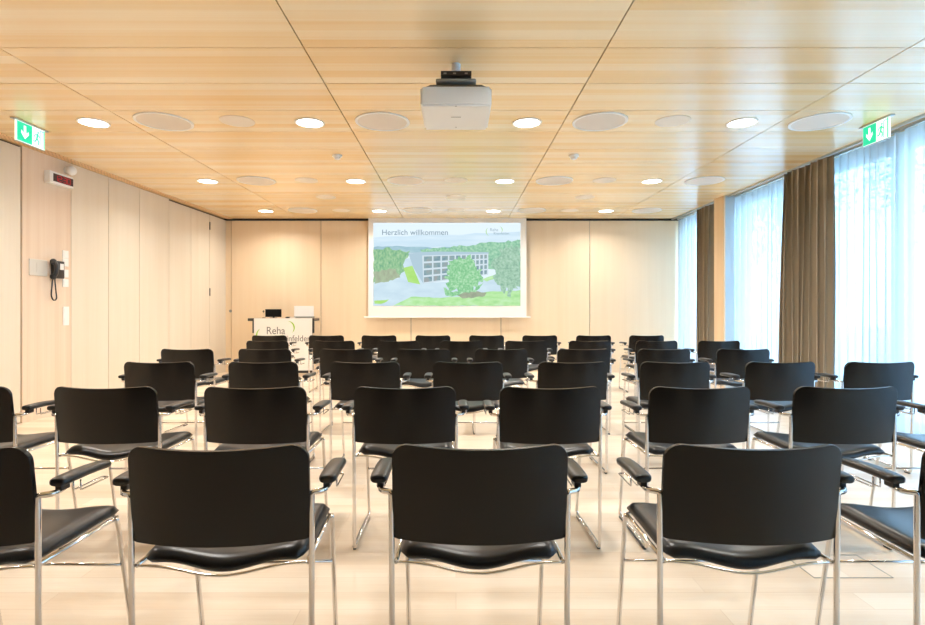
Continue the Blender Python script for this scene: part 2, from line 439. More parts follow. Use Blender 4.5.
for i, x in enumerate([-1.34, 1.33]):
    lab = 'small white dome smoke detector on the ceiling, %s of the projector' % ['left', 'right'][i]
    if sd is None:
        sd = thing('smoke_detector', (x, 6.15, CEIL), lab, 'smoke detector', 'smoke detectors on the ceiling')
        bm = B(); disc(bm, (0, 0), .055, -.018, -.0005, 28); obj('base', bm, 'white_plastic', sd, 40)
        bm = B(); disc(bm, (0, 0), .022, -.05, -.038, 24, .038); disc(bm, (0, 0), .03, -.038, -.018, 24, .03); obj('sensor_head', bm, 'white_plastic', sd, 40)
    else: dup(sd, (x, 6.15, CEIL), lab)

# projector hung on a short mount
pj = thing('projector', (0, 3.86, CEIL), 'large white ceiling projector hanging on a short white mount', 'projector')
bm = B()
zb, zt = -.386, -.255
vs = bx(bm, -.236, .236, -.25, .25, zb, zt)
bmesh.ops.bevel(bm, geom=list({e for v in vs for e in v.link_edges}), offset=.014, segments=3, affect='EDGES')
obj('housing', bm, 'proj_shell', pj, 40)
bm = B()
v8 = bx(bm, -.215, .215, -.225, .225, zt - .001, zt + .035)
for v in v8:
    if v.co.z > zt + .02: v.co.x *= .8; v.co.y *= .8
obj('top_cover', bm, 'dark_vent', pj)
bm = B(); bx(bm, -.138, .138, -.17, .12, zt + .060, zt + .086, .012); obj('mounting_plate', bm, 'grey_plastic', pj, 40)
bm = B(); bx(bm, -.09, .09, -.10, .08, zt + .033, zt + .07); bx(bm, -.05, .05, -.05, .05, zt + .09, zt + .13); obj('spacer', bm, 'dark_vent', pj)
bm = B(); bx(bm, -.104, .106, -.13, -.04, zt + .118, zt + .152, .002); rc = obj('receiver_box', bm, 'black_plastic', pj)
rc['label'] = 'small black receiver box above the projector'
bm = B()
for a in (-.085, -.02, .06): bx(bm, a, a + .02, -.1315, -.13, zt + .130, zt + .139)
obj('indicator', bm, 'grey_plastic', rc)
bm = B(); disc(bm, (0, .0), .016, zt + .1, -.035, 20); disc(bm, (0, 0), .032, -.05, -.0005, 24); obj('ceiling_mount', bm, 'white_plastic', pj, 40)
bm = B(); bmesh.ops.create_cone(bm, cap_ends=True, segments=28, radius1=.042, radius2=.038, depth=.04, matrix=Matrix.Translation((.09, .262, -.312)) @ Matrix.Rotation(PI / 2, 4, 'X')); obj('lens', bm, 'black_plastic', pj, 40)
bm = B(); bx(bm, -.035, .035, -.0375, -.0285, zb - .0012, zb + .0001); bx(bm, -.006, .006, .175, .187, zb - .001, zb + .0001); bx(bm, -.006, .006, -.244, -.236, zb - .001, zb + .0001); obj('maker_plate', bm, 'grey_plastic', pj)

# exit signs -----------------------------------------------------
def exit_sign(x, y, side, label):
    """side: +1 faces the room from the left"""
    e = thing('exit_sign', (x, y, CEIL), label, 'exit sign', rz=0)
    w, h, z1 = (.17 if side > 0 else .155), .185, -.012
    bm = B(); bx(bm, -.022, .022, -w - .035, w + .035, -.013, -.0005, .003); obj('ceiling_plate', bm, 'alu', e)
    bm = B(); bx(bm, -.009, .009, -w, w, z1 - h, z1); obj('panel', bm, 'sign_white', e)
    bm = B(); bx(bm, -.011, .011, -w - .004, w + .004, z1 - h - .006, z1 - h); obj('edge_strip', bm, 'alu', e)
    # as seen by the viewer in the room: left half carries the arrow
    s = 1 if side > 0 else -1
    X = .0095 * s
    def P(u, v): return (X, (u if side > 0 else -u) * w, z1 - h / 2 + v * h / 2)   # u right, v up (-1..1)
    def pl(bm, pts, k=1.0): poly(bm, [P(*p) for p in pts], (.0012 * s * k, 0, 0))
    bm = B(); pl(bm, [(-.97, -.94), (0.06, -.94), (0.06, .94), (-.97, .94)]); pl(bm, [(.90, -.94), (.97, -.94), (.97, .94), (.90, .94)])
    # running figure beside the doorway
    def seg(a, b, t):
        a = Vector((a[0] * w, a[1] * h / 2)); b = Vector((b[0] * w, b[1] * h / 2)); d = (b - a).normalized(); n = Vector((-d.y, d.x)) * t
        q = [a + n, b + n, b - n, a - n]; pl(bm, [(p.x / w, p.y / (h / 2)) for p in q])
    hd = [(.50 + .055 * math.cos(k * PI / 5), .56 + .10 * math.sin(k * PI / 5)) for k in range(10)]; pl(bm, hd)
    seg((.47, .42), (.40, -.10), .0085); seg((.40, -.08), (.54, -.34), .006); seg((.54, -.34), (.50, -.72), .005)
    seg((.40, -.08), (.30, -.42), .006); seg((.30, -.42), (.14, -.46), .005); seg((.46, .34), (.62, .10), .004); seg((.44, .34), (.26, .22), .004); seg((.26, .22), (.20, -.02), .004)
    seg((.64, -.86), (.64, .80), .003); seg((.64, .80), (.86, .80), .003)
    obj('green_field', bm, 'sign_green', e)
    bm = B(); k = 2.2
    pl(bm, [(-.53, .70), (-.37, .70), (-.37, -.05), (-.20, .20), (-.20, -.12), (-.45, -.62), (-.70, -.12), (-.70, .20), (-.53, -.05)], k)
    obj('arrow', bm, 'sign_white', e)
    return e
exit_sign(-4.0, 5.12, 1, 'lit green exit sign with down arrow hanging at the upper left')
exit_sign(3.88, 5.03, -1, 'lit green exit sign with down arrow hanging at the upper right')

# ------------------------------------------------------------------ left wall devices
def lthing(name, s, z, label, cat):
    p = LP(s, 0, z); return thing(name, p, label, cat, rz=-.035)
# in these things local x points into the room, local y along the wall
t = lthing('digital_clock', lY(59.5) - .05, 2.70, 'white wall clock box with dark red LED display', 'clock')
bm = B(); bx(bm, .001, .07, -.18, .18, -.068, .068, .006); obj('case', bm, 'white_plastic', t)
bm = B(); bx(bm, .07, .073, -.13, .17, -.042, .045); obj('display_window', bm, 'led_back', t)
bm = B()
def seg7(bm, y, code):
    w, h, th = .022, .03, .0045
    S = {'a': (-w, w, h - th, h + th), 'g': (-w, w, -th, th), 'd': (-w, w, -h - th, -h + th),
         'f': (-w - th, -w + th, 0, h), 'b': (w - th, w + th, 0, h), 'e': (-w - th, -w + th, -h, 0), 'c': (w - th, w + th, -h, 0)}
    for k in code: a, b, c, d = S[k]; bx(bm, .073, .0745, y + a, y + b, c, d)
for y, c in zip((-.095, -.035, .04, .1), ('bc', 'abdeg', 'abcdg', 'abcdef')): seg7(bm, y, c)
for z in (-.014, .014): bx(bm, .073, .0745, -.0, .008, z - .004, z + .004)
obj('digits', bm, 'led', t)
t = lthing('wall_dome', lY(66.5), 2.845, 'small white round wall sensor above the red LED clock', 'sensor')
bm = B(); bmesh.ops.create_uvsphere(bm, u_segments=24, v_segments=14, radius=.055, matrix=Matrix.Translation((.06, 0, 0))); obj('dome', bm, 'white_plastic', t, 180)
bm = B(); bmesh.ops.create_cone(bm, cap_ends=True, segments=24, radius1=.04, radius2=.035, depth=.03, matrix=Matrix.Translation((.016, 0, 0)) @ Matrix.Rotation(PI / 2, 4, 'Y')); obj('base', bm, 'white_plastic', t, 40)
# glass/steel touch plate
s0, s1 = lY(28.5), lY(46.5)
t = lthing('control_panel', (s0 + s1) / 2, 1.67, 'flat pale metal control plate left of the black wall phone', 'control panel')
bm = B(); bx(bm, .001, .012, -(s1 - s0) / 2, (s1 - s0) / 2, -.09, .09, .003); obj('plate', bm, 'steel', t)
bm = B(); bx(bm, .012, .0135, -.03, .06, -.05, .05); obj('touch_field', bm, 'steel', t)
# telephone
t = lthing('wall_telephone', lY(53.8), 1.665, 'black wall telephone with handset and hanging looped cord', 'telephone')
bm = B(); bx(bm, .001, .05, -.05, .105, -.10, .10, .012); obj('cradle', bm, 'black_plastic', t, 40)
bm = B(); bx(bm, .05, .053, .03, .085, -.0, .07); o = obj('label_card', bm, 'white_plastic', t)
bm = B(); tube(bm, [(.05, -.075, -.09), (.085, -.075, -.06), (.095, -.075, 0), (.085, -.075, .06), (.05, -.075, .09)], .022, 10, .03, 5)
bmesh.ops.create_uvsphere(bm, u_segments=16, v_segments=10, radius=.034, matrix=Matrix.Translation((.055, -.075, -.085)))
bmesh.ops.create_uvsphere(bm, u_segments=16, v_segments=10, radius=.034, matrix=Matrix.Translation((.055, -.075, .085)))
obj('handset', bm, 'black_plastic', t, 180)
bm = B(); R = random.Random(3); pts = []
base = [Vector((.05, -.08, -.11)), Vector((.05, -.09, -.2)), Vector((.04, -.085, -.3)), Vector((.04, -.05, -.35)), Vector((.04, -.01, -.33)), Vector((.03, -.005, -.25)), Vector((.03, -.02, -.13)), Vector((.03, -.015, -.09))]
def cr_spline(P, n):
    out = []
    for i in range(len(P) - 1):
        p0 = P[max(i - 1, 0)]; p1 = P[i]; p2 = P[i + 1]; p3 = P[min(i + 2, len(P) - 1)]
        for k in range(n):
            t_ = k / n
            out.append(.5 * ((2 * p1) + (p2 - p0) * t_ + (2 * p0 - 5 * p1 + 4 * p2 - p3) * t_ ** 2 + (3 * p1 - p0 - 3 * p2 + p3) * t_ ** 3))
    out.append(P[-1]); return out
tube(bm, cr_spline(base, 8), .0075, 6); obj('cord', bm, 'black_plastic', t, 180)
# switches
sw = None
for p, y, h, lab in ((65, 254.5, .075, 'white light switch, topmost of four beside the wall telephone'),
                     (65, 262.5, .075, 'white light switch, second from top beside the wall telephone'),
                     (65, 273.5, .075, 'white light switch, third from top beside the wall telephone'),
                     (65, 283, .075, 'white light switch, lowest of four beside the wall telephone')):
    Y = lY(p); z = HC + (VY - y) * Y / F
    if sw is None:
        sw = lthing('light_switch', Y, z, lab, 'switch'); sw['group'] = 'light switches beside the telephone'
        bm = B(); bx(bm, .001, .010, -.045, .045, -.046, .046, .003); obj('plate', bm, 'white_plastic', sw)
        bm = B(); bx(bm, .010, .014, -.032, .032, -.032, .032, .002); obj('rocker', bm, 'white_plastic', sw)
    else:
        dup(sw, LP(Y, 0, z), lab, -.035)
Y = lY(65.5)
t = lthing('wall_socket', Y, HC + (VY - 316) * Y / F, 'tall white double wall socket below the light switches', 'socket')
bm = B(); bx(bm, .001, .010, -.045, .045, -.11, .11, .003); obj('plate', bm, 'white_plastic', t)
for z in (-.055, .055):
    bm = B(); bx(bm, .010, .013, -.032, .032, z - .032, z + .032, .001); obj('socket_insert', bm, 'white_plastic', t)

# ------------------------------------------------------------------ projection screen with its picture
YS = 10.42
scr = thing('projection_screen', (0, 0, 0), 'large pulled-down projection screen showing a welcome slide with building', 'screen')
x0, _, _ = px(368.3, 0, YS); x1, _, _ = px(526.4, 0, YS); zb_ = HC + (VY - 316.5) * YS / F
bm = B(); bx(bm, x0, x1, YS, YS + .004, zb_, CEIL); obj('fabric', bm, 'screen', scr)
bm = B(); bx(bm, x0 - .08, x1 + .08, YS - .012, YS + .018, zb_ - .025, zb_ + .0, .006); obj('weight_bar', bm, 'white_plastic', scr)
# picture coordinates: u 72..873, v 70..522 (v downwards)
U0, V0, K = 72., 70., .18378
def pic(u, v, d=0):
    X = (360 + u * K - VX) * YS / F; Z = HC + (VY - (210 + v * K)) * YS / F
    return Vector((X, YS - .0005 - d * .0008, Z))
def emis(name, stops, scale=(30, 30, 30), detail=3, strength=.64):
    m = bpy.data.materials.new(name); m.use_nodes = True; nt = m.node_tree; N = nt.nodes.new; L = nt.links.new
    for x in list(nt.nodes): nt.nodes.remove(x)
    o = N('ShaderNodeOutputMaterial'); e = N('ShaderNodeEmission'); e.inputs[1].default_value = strength
    if len(stops) == 1: e.inputs[0].default_value = stops[0]
    else:
        tc = N('ShaderNodeTexCoord'); mp = N('ShaderNodeMapping'); mp.inputs['Scale'].default_value = scale; n = N('ShaderNodeTexNoise'); n.inputs['Scale'].default_value = 1; n.inputs['Detail'].default_value = detail
        L(tc.outputs['Object'], mp.inputs[0]); L(mp.outputs[0], n.inputs['Vector'])
        cr = N('ShaderNodeValToRGB'); L(n.outputs['Fac'], cr.inputs[0]); els = cr.color_ramp.elements
        k = len(stops); els[0].position = .32; els[0].color = stops[0]; els[1].position = .68; els[1].color = stops[-1]
        for i, c in enumerate(stops[1:-1]):
            q = els.new(.32 + .36 * (i + 1) / (k - 1)); q.color = c
        L(cr.outputs[0], e.inputs[0])
    L(e.outputs[0], o.inputs[0]); return m
def shape(name, pts, m, d, parent):
    bm = B(); a = [bm.verts.new(pic(u, v, d)) for u, v in pts]; bm.faces.new(a)
    return obj(name, bm, m, parent)
def jag(pts, amp, step, seed):
    R = random.Random(seed); out = []
    n = len(pts)
    for i in range(n):
        a, b = Vector(pts[i]), Vector(pts[(i + 1) % n]); l = (b - a).length; k = max(1, int(l / step))
        for j in range(k):
            p = a + (b - a) * j / k; out.append((max(72, min(873, p.x + R.uniform(-amp, amp))), max(70, min(522, p.y + R.uniform(-amp, amp)))))
    return out
def blob(cu, cvv, ru, rv, seed, n=46, amp=.12):
    R = random.Random(seed); out = []
    for k in range(n):
        f = 1 + R.uniform(-amp, amp); a = 2 * PI * k / n
        out.append((max(72, min(873, cu + ru * f * math.cos(a))), max(70, min(522, cvv + rv * f * math.sin(a)))))
    return out
img = shape('slide', [(72, 70), (873, 70), (873, 522), (72, 522)], emis('slide paper sky', [srgb(226, 242, 252)]), 1, scr)
img['label'] = 'lit slide reading Herzlich willkommen with aerial photo'
def pale(r, g, b, k=.16): return srgb(r + (216 - r) * k, g + (236 - g) * k, b + (240 - b) * k)
EM = dict(
    cloud=emis('slide cloud', [pale(196, 222, 240), pale(216, 235, 248)], (1.5, 1, 14)),
    hills=emis('slide hills', [pale(140, 178, 196), pale(165, 200, 210)], (6, 6, 14)),
    forest=emis('slide forest', [pale(108, 168, 138), pale(140, 196, 158), pale(170, 214, 178)], (22, 22, 22), 6),
    trees=emis('slide trees', [pale(96, 156, 120), pale(132, 184, 130), pale(168, 204, 158)], (24, 24, 14), 6),
    brown=emis('slide undergrowth', [pale(150, 158, 130), pale(168, 190, 150)], (16, 16, 8), 5),
    road=emis('slide road', [pale(190, 214, 230), pale(206, 228, 240)], (3, 3, 9)),
    lawn=emis('slide lawn', [pale(150, 214, 130), pale(176, 228, 150), pale(190, 234, 176)], (5, 5, 12), 4),
    lime=emis('slide lime lawn', [pale(160, 216, 96), pale(176, 226, 120)], (6, 6, 9)),
    tree=emis('slide big tree', [pale(104, 176, 118), pale(136, 202, 142), pale(176, 222, 176)], (26, 26, 26), 6),
    gtree=emis('slide grey tree', [pale(120, 164, 140), pale(148, 190, 160), pale(172, 206, 182)], (26, 26, 26), 6),
    ground_tone=emis('slide tree shadow', [pale(140, 150, 124), pale(160, 170, 140)], (16, 16, 16)),
    white=emis('slide concrete', [pale(206, 222, 232)]), side=emis('slide facade side', [pale(168, 194, 210)]),
    pane=emis('slide windows', [pale(104, 134, 150), pale(128, 156, 160), pale(150, 150, 150)], (9, 9, 9)), dark=emis('slide dark text', [pale(106, 128, 142)]),
    green=emis('slide logo green', [pale(170, 214, 120)]), mid=emis('slide logo grey', [pale(140, 160, 172)]))
shape('cloud_band', jag([(72, 148), (873, 120), (873, 175), (560, 200), (72, 205)], 4, 60, 1), EM['cloud'], 2, img)
shape('distant_hills', jag([(72, 200), (200, 196), (420, 205), (560, 198), (560, 232), (72, 232)], 2, 25, 2), EM['hills'], 3, img)
shape('forest', jag([(330, 215), (420, 208), (560, 195), (700, 176), (873, 163), (873, 330), (330, 300)], 6, 16, 3), EM['forest'], 4, img)
shape('ground', [(72, 375), (240, 372), (400, 395), (873, 370), (873, 522), (72, 522)], EM['road'], 5, img)
shape('road_side', [(215, 268), (275, 262), (360, 400), (210, 390)], EM['road'], 5, img)
shape('left_trees', jag([(72, 222), (150, 205), (180, 212), (265, 228), (262, 262), (232, 285), (236, 330), (205, 372), (150, 388), (72, 392)], 7, 15, 4), EM['trees'], 6, img)
shape('undergrowth', jag([(78, 330), (200, 320), (215, 372), (150, 385), (78, 395)], 7, 15, 5), EM['brown'], 7, img)
shape('lime_lawn', [(236, 315), (285, 303), (328, 405), (262, 392)], EM['lime'], 7, img)
shape('facade_side', [(262, 234), (338, 246), (345, 402), (290, 312)], EM['side'], 8, img)
shape('facade_front', [(338, 244), (698, 236), (698, 352), (345, 402)], EM['white'], 8, img)
shape('roof', [(262, 232), (420, 226), (700, 230), (700, 238), (338, 248)], EM['side'], 9, img)
bm = B()
def quad(bm, u0, u1, t0, t1, d):   # t: storey fractions, slanting with the facade
    def at(u, t): a = (u - 338) / 360; top = 244 - 8 * a; bot = 402 - 50 * a; return (u, top + (bot - top) * t)
    bm.faces.new([bm.verts.new(pic(*at(u, t), d)) for u, t in ((u0, t0), (u1, t0), (u1, t1), (u0, t1))])
for f in range(4):
    u = 348.
    w = 44.
    while u < 690:
        quad(bm, u, u + w, .06 + f * .24, .235 + f * .24, 9); u += w + 8; w = max(14, w * .86)
obj('window_bands', bm, EM['pane'], img)
shape('front_lawn', jag([(180, 522), (240, 490), (280, 470), (420, 478), (560, 470), (700, 445), (873, 438), (873, 522)], 3, 22, 6), EM['lawn'], 9, img)
shape('verge', jag([(78, 495), (160, 488), (130, 508), (78, 512)], 2, 15, 7), EM['lime'], 9, img)
shape('right_verge', jag([(660, 378), (740, 350), (735, 375), (690, 388)], 2, 15, 8), EM['lawn'], 9, img)
shape('tree_shadow', jag([(520, 462), (600, 442), (690, 448), (680, 470), (560, 482)], 3, 15, 9), EM['ground_tone'], 10, img)  # brown patch paints the shadow cast under the slide's big tree
shape('grey_tree', jag(blob(812, 320, 84, 128, 10, amp=.2), 8, 9, 10), EM['gtree'], 11, img)
shape('tree_crown', jag(blob(562, 355, 100, 94, 11, amp=.22), 8, 9, 11), EM['tree'], 12, img)
shape('tree_skirt', jag([(455, 420), (500, 445), (620, 430), (670, 400), (640, 440), (560, 452), (510, 470), (470, 465)], 5, 12, 12), EM['tree'], 12, img)
def pic_mtx(u, v, d): return Matrix.Translation(pic(u, v, d)) @ Matrix.Rotation(PI / 2, 4, 'X')
S = K * YS / F
text_mesh('headline', 'Herzlich willkommen', 42 * S * 1.0, EM['dark'], img, pic_mtx(118, 136, 14), width=357 * S)
text_mesh('logo_text', 'Reha', 24 * S, EM['mid'], img, pic_mtx(706, 116, 14), width=44 * S)
text_mesh('logo_text', 'Rheinfelden', 19 * S, EM['mid'], img, pic_mtx(726, 134, 14), width=84 * S)
def crescent(cu, cvv, r, a0, a1, th, P, n=18):
    o_, i_ = [], []
    for k in range(n + 1):
        t_ = k / n; a = a0 + (a1 - a0) * t_; w = th * math.sin(PI * t_) + .02 * r
        o_.append(P(cu + r * math.cos(a), cvv + r * math.sin(a))); i_.append(P(cu + (r - w) * math.cos(a), cvv + (r - w) * math.sin(a)))
    return o_ + i_[::-1]
for c in (crescent(708, 118, 24, PI * .6, PI * 1.35, 4, lambda u, v: (u, v)), crescent(758, 108, 18, -PI * .45, PI * .3, 4, lambda u, v: (u, v))):
    shape('logo_arc', c, EM['green'], 14, img)

# ------------------------------------------------------------------ lectern with the printed banner
YL = 9.88
lt = thing('lectern_table', (-3.12, YL, 0), 'black topped lectern table with white printed front panel', 'lectern')
def lx(p): return (p - VX) * YL / F + 3.12
def lz(y): return HC + (VY - y) * YL / F
bm = B(); bx(bm, lx(248), lx(314.5), -.02, .36, lz(321) , lz(318.3), .006); obj('table_top', bm, 'black_plastic', lt)
bm = B(); bx(bm, lx(254.6), lx(312.6), -.035, -.022, .10, lz(318.2), .002); bn = obj('front_panel', bm, 'banner', lt)
for a in (255.5, 309.5):
    bm = B(); bx(bm, lx(a), lx(a) + .045, .0, .04, .03, lz(321)); obj('leg', bm, 'black_plastic', lt)
for a, b in ((253, 254.5), (312.8, 314.3)):
    bm = B(); bx(bm, lx(a), lx(b), -.03, .01, lz(333), lz(320)); obj('panel_clip', bm, 'black_plastic', lt)
for a in (255, 309):
    bm = B(); bx(bm, lx(a) - .01, lx(a) + .07, -.16, .34, 0, .035, .006); obj('foot', bm, 'black_plastic', lt)
bm = B(); bx(bm, lx(257), lx(310), .0, .03, .05, .10); obj('cross_bar', bm, 'black_plastic', lt)
def LM(p, y): return Matrix.Translation((lx(p), -.036, lz(y))) @ Matrix.Rotation(PI / 2, 4, 'X')
q = YL / F
text_mesh('banner_text', 'Reha', 7.6 * q / .72, 'logo_grey', bn, LM(266.8, 334), width=18.2 * q)
text_mesh('banner_text', 'Rheinfelden', 6.2 * q / .72, 'logo_grey', bn, LM(275, 341.2), width=35.5 * q)
for c in (crescent(265, 336, 8.5, PI * .68, PI * 1.32, 1.3, lambda u, v: (lx(u), -.0362, lz(v))), crescent(289, 327.5, 6.4, -PI * .5, PI * .3, 1.2, lambda u, v: (lx(u), -.0362, lz(v)))):
    bm = B(); poly(bm, [Vector(p) for p in c], (0, -.0008, 0)); obj('banner_arc', bm, 'logo_green', bn)
ZT = lz(318.3)
t = thing('monitor', (-3.12 + (lx(261.5) + lx(277.5)) / 2, YL + .2, ZT), 'small black monitor on the lectern table', 'monitor')
bm = B(); bx(bm, -.148, .148, 0, .02, .02, .165, .004); obj('display', bm, 'display_black', t)
bm = B(); bx(bm, -.05, .05, -.04, .08, .0, .01); bx(bm, -.015, .015, .02, .035, .01, .1); obj('stand', bm, 'black_plastic', t)
t = thing('document_display', (-3.12 + (lx(291) + lx(310.5)) / 2, YL + .2, ZT), 'upright pale grey display panel on the right of the lectern table', 'display')
bm = B(); bx(bm, -.18, .18, 0, .02, .03, .225, .004); obj('panel', bm, 'white_plastic', t)
bm = B(); bx(bm, -.17, .17, -.05, .12, .001, .03, .004); obj('base', bm, 'grey_plastic', t)
t = thing('remote_control', (-3.12 + lx(286), YL + .12, ZT), 'small dark remote control on the lectern table', 'remote')
bm = B(); bx(bm, -.03, .03, -.06, .06, 0, .025, .005); obj('body', bm, 'black_plastic', t)
bm = B()
for k in range(3): bx(bm, -.015, .015, -.04 + k * .03, -.025 + k * .03, .025, .028)
obj('button', bm, 'grey_plastic', t)
bm = B(); bx(bm, -.05, .05, -.03, .03, 0, .02, .008); o = obj('computer_mouse', bm, 'grille'); o.location = (-3.12 + lx(291), YL + .1, ZT)
tag(o, 'small pale brown box lying between the two displays', 'box')
o.name = 'desk_box'
t = thing('gooseneck_microphone', (-3.12 + lx(262), YL + .1, ZT), 'thin gooseneck microphone left on the lectern table', 'microphone')
bm = B(); disc(bm, (0, 0), .03, 0, .012, 20); obj('base', bm, 'black_plastic', t)
bm = B(); tube(bm, [(0, 0, .01), (0, 0, .08), (0, -.02, .12)], .003, 6, .03); obj('gooseneck', bm, 'chrome', t)
bm = B(); bmesh.ops.create_uvsphere(bm, u_segments=12, v_segments=8, radius=.018, matrix=Matrix.Translation((0, -.022, .125))); obj('microphone_head', bm, 'dark_vent', t, 180)

# ------------------------------------------------------------------ the chair
def make_chair(label):
    root = thing('conference_chair', (0, 0, 0), label, 'chair', 'black conference chairs in rows')
    # backrest: a curved shell, bulging to the rear
    W, z0, z1 = .2525, .550, .838
    NU, NV = 20, 10
    def half(z):           # half width at height: large top radius, small bottom radius
        rt, rb = .05, .014
        if z > z1 - rt: d = z - (z1 - rt); return W - rt + math.sqrt(max(0, rt * rt - d * d))
        if z < z0 + rb: d = (z0 + rb) - z; return W - rb + math.sqrt(max(0, rb * rb - d * d))
        return W
    zs = [z0, z0 + .003, z0 + .008, z0 + .014] + [z0 + .014 + (z1 - .05 - z0 - .014) * k / 6 for k in range(1, 7)] + [z1 - .05 + .05 * math.sin(PI / 2 * k / 7) for k in range(1, 8)]
    bm = B(); shells = []
    for off in (0, .016):
        g_ = []
        for z in zs:
            hw = half(z); r = []
            for i in range(NU + 1):
                u = -1 + 2 * i / NU; x = u * hw
                f = (x / W) ** 2
                top_dip = -.010 * (1 - f) * max(0, (z - z0) / (z1 - z0)) ** 3
                yy = .037 - .034 * (z - z0) / (z1 - z0) - .052 * (1 - f) + off
                r.append(bm.verts.new((x, yy, z + top_dip )))
            g_.append(r)
        shells.append(g_)
    a, b = shells
    nz = len(zs) - 1
    for j in range(nz):
        for i in range(NU):
            bm.faces.new((a[j][i], a[j][i + 1], a[j + 1][i + 1], a[j + 1][i])); bm.faces.new((b[j][i], b[j + 1][i], b[j + 1][i + 1], b[j][i + 1]))
        bm.faces.new((a[j][0], a[j + 1][0], b[j + 1][0], b[j][0])); bm.faces.new((a[j][NU], b[j][NU], b[j + 1][NU], a[j + 1][NU]))
    for i in range(NU):
        bm.faces.new((a[0][i], b[0][i], b[0][i + 1], a[0][i + 1])); bm.faces.new((a[nz][i], a[nz][i + 1], b[nz][i + 1], b[nz][i]))
    o = obj('backrest', bm, 'laminate', root, 50)
    md = o.modifiers.new('edge', 'BEVEL'); md.width = .004; md.segments = 2; md.limit_method = 'ANGLE'; md.angle_limit = math.radians(50)
    # seat
    ZF = .4805
    def dip(u): return math.cos(PI / 2 * min(1, abs(u) / .85)) ** 2
    bm = B(); NX, NY = 22, 16; hw = .238; ya, yb = .045, .475
    top, bot = [], []
    for j in range(NY + 1):
        v = j / NY; y = ya + (yb - ya) * v
        rt, rb2 = [], []
        for i in range(NX + 1):
            u = -1 + 2 * i / NX
            hwv = hw
            ce = .05
            if v < .12: hwv = hw - .02 * (1 - v / .12) ** 2
            if v > .86: hwv = hw - .03 * ((v - .86) / .14) ** 2
            w_ = 1 - .45 * v
            ed = min(1 - abs(u), .14) / .14; ev = min(v, .10) / .10; ef = min(1 - v, .16) / .16
            rnd = (1 - (1 - ed) ** 2) ** .5 * (1 - (1 - ev) ** 2) ** .5 * (1 - (1 - ef) ** 2) ** .5
            zbase = .482 - .026 * dip(u) * w_ - .012 * max(0, (v - .8) / .2) ** 2
            yy = y - .012 * dip(u) * (1 - v)
            rt.append(bm.verts.new((u * hwv, yy, zbase + .014 + .022 * rnd)))
            rb2.append(bm.verts.new((u * (hwv - .012), yy + .008 * (1 - 2 * v), zbase)))
        top.append(rt); bot.append(rb2)
    for j in range(NY):
        for i in range(NX):
            bm.faces.new((top[j][i], top[j][i + 1], top[j + 1][i + 1], top[j + 1][i])); bm.faces.new((bot[j][i], bot[j + 1][i], bot[j + 1][i + 1], bot[j][i + 1]))
        bm.faces.new((top[j][0], top[j + 1][0], bot[j + 1][0], bot[j][0])); bm.faces.new((top[j][NX], bot[j][NX], bot[j + 1][NX], top[j + 1][NX]))
    for i in range(NX):
        bm.faces.new((top[0][i], bot[0][i], bot[0][i + 1], top[0][i + 1])); bm.faces.new((top[NY][i], top[NY][i + 1], bot[NY][i + 1], bot[NY][i]))
    obj('seat', bm, 'vinyl', root, 180)
    # chrome seat frame with the wave at the rear
    bm = B(); pts = []
    for i in range(25):
        u = -1 + 2 * i / 24; pts.append((u * .250, .034 - .012 * dip(u) + .008 * abs(u) ** 8, ZF - .026 * dip(u)))
    tube(bm, pts, .0042, 8)
    tube(bm, [(-.243, .04, ZF), (-.238, .43, .474), (-.20, .455, .462), (.20, .455, .462), (.238, .43, .474), (.243, .04, ZF)], .007, 8, .04, 4)
    obj('seat_frame', bm, 'chrome', root, 180)
    bm = B(); tube(bm, [(-.242, .435, .30), (.242, .435, .30)], .0055, 8); obj('stretcher', bm, 'chrome', root, 180)
    for s in (-1, 1):
        bm = B()
        tube(bm, [(s * .246, .40, .481), (s * .246, .413, .455), (s * .245, .50, .016), (s * .254, .04, .016), (s * .2565, .034, .668), (s * .2565, .034, .686), (s * .292, .050, .686), (s * .292, .10, .694)], .0085, 10, .028, 5)
        obj('side_frame', bm, 'chrome', root, 180)
        bm = B(); bx(bm, s * .257 - .007, s * .257 + .007, .06, .10, .0, .010); bx(bm, s * .246 - .007, s * .246 + .007, .42, .49, .0, .010)
        tube(bm, [(s * .263, .07, .012), (s * .252, .47, .012)], .006, 6)
        obj('glider', bm, 'rubber', root)
        # arm pad: rounded, flattened, a little wider in the middle
        bm = B(); rings = []
        ys = [.048, .052, .062, .09, .15, .20, .25, .266, .272]
        wd = [.55, .82, .96, 1, 1, 1, .95, .8, .5]
        for y, w_ in zip(ys, wd):
            hw2, hh = .027 * w_, .0125 * (.55 + .45 * w_)
            r = []
            for k in range(14):
                a_ = 2 * PI * k / 14; ca, sa = math.cos(a_), math.sin(a_)
                r.append(bm.verts.new((s * .297 + hw2 * math.copysign(abs(ca) ** .6, ca), y, .717 - .006 * (y - .05) / .22 + .004 * math.sin((y - .05) / .23 * PI) + hh * math.copysign(abs(sa) ** .75, sa))))
            rings.append(r)
        for a_, b_ in zip(rings, rings[1:]):
            for k in range(14): bm.faces.new((a_[k], a_[(k + 1) % 14], b_[(k + 1) % 14], b_[k]))
        bm.faces.new(rings[0][::-1]); bm.faces.new(rings[-1])
        arm = obj('armrest', bm, 'vinyl', root, 180)
        bm = B(); bx(bm, s * .293 - .010, s * .293 + .010, .062, .10, .688, .706, .003); obj('arm_bracket', bm, 'black_plastic', arm)
        bm = B(); tube(bm, [(s * .29, .13, .702), (s * .29, .13, .670), (s * .29, .262, .670), (s * .312, .262, .670), (s * .312, .13, .670), (s * .312, .13, .702)], .0025, 6, .006, 2)
        obj('linking_loop', bm, 'chrome', arm, 180)
    return root

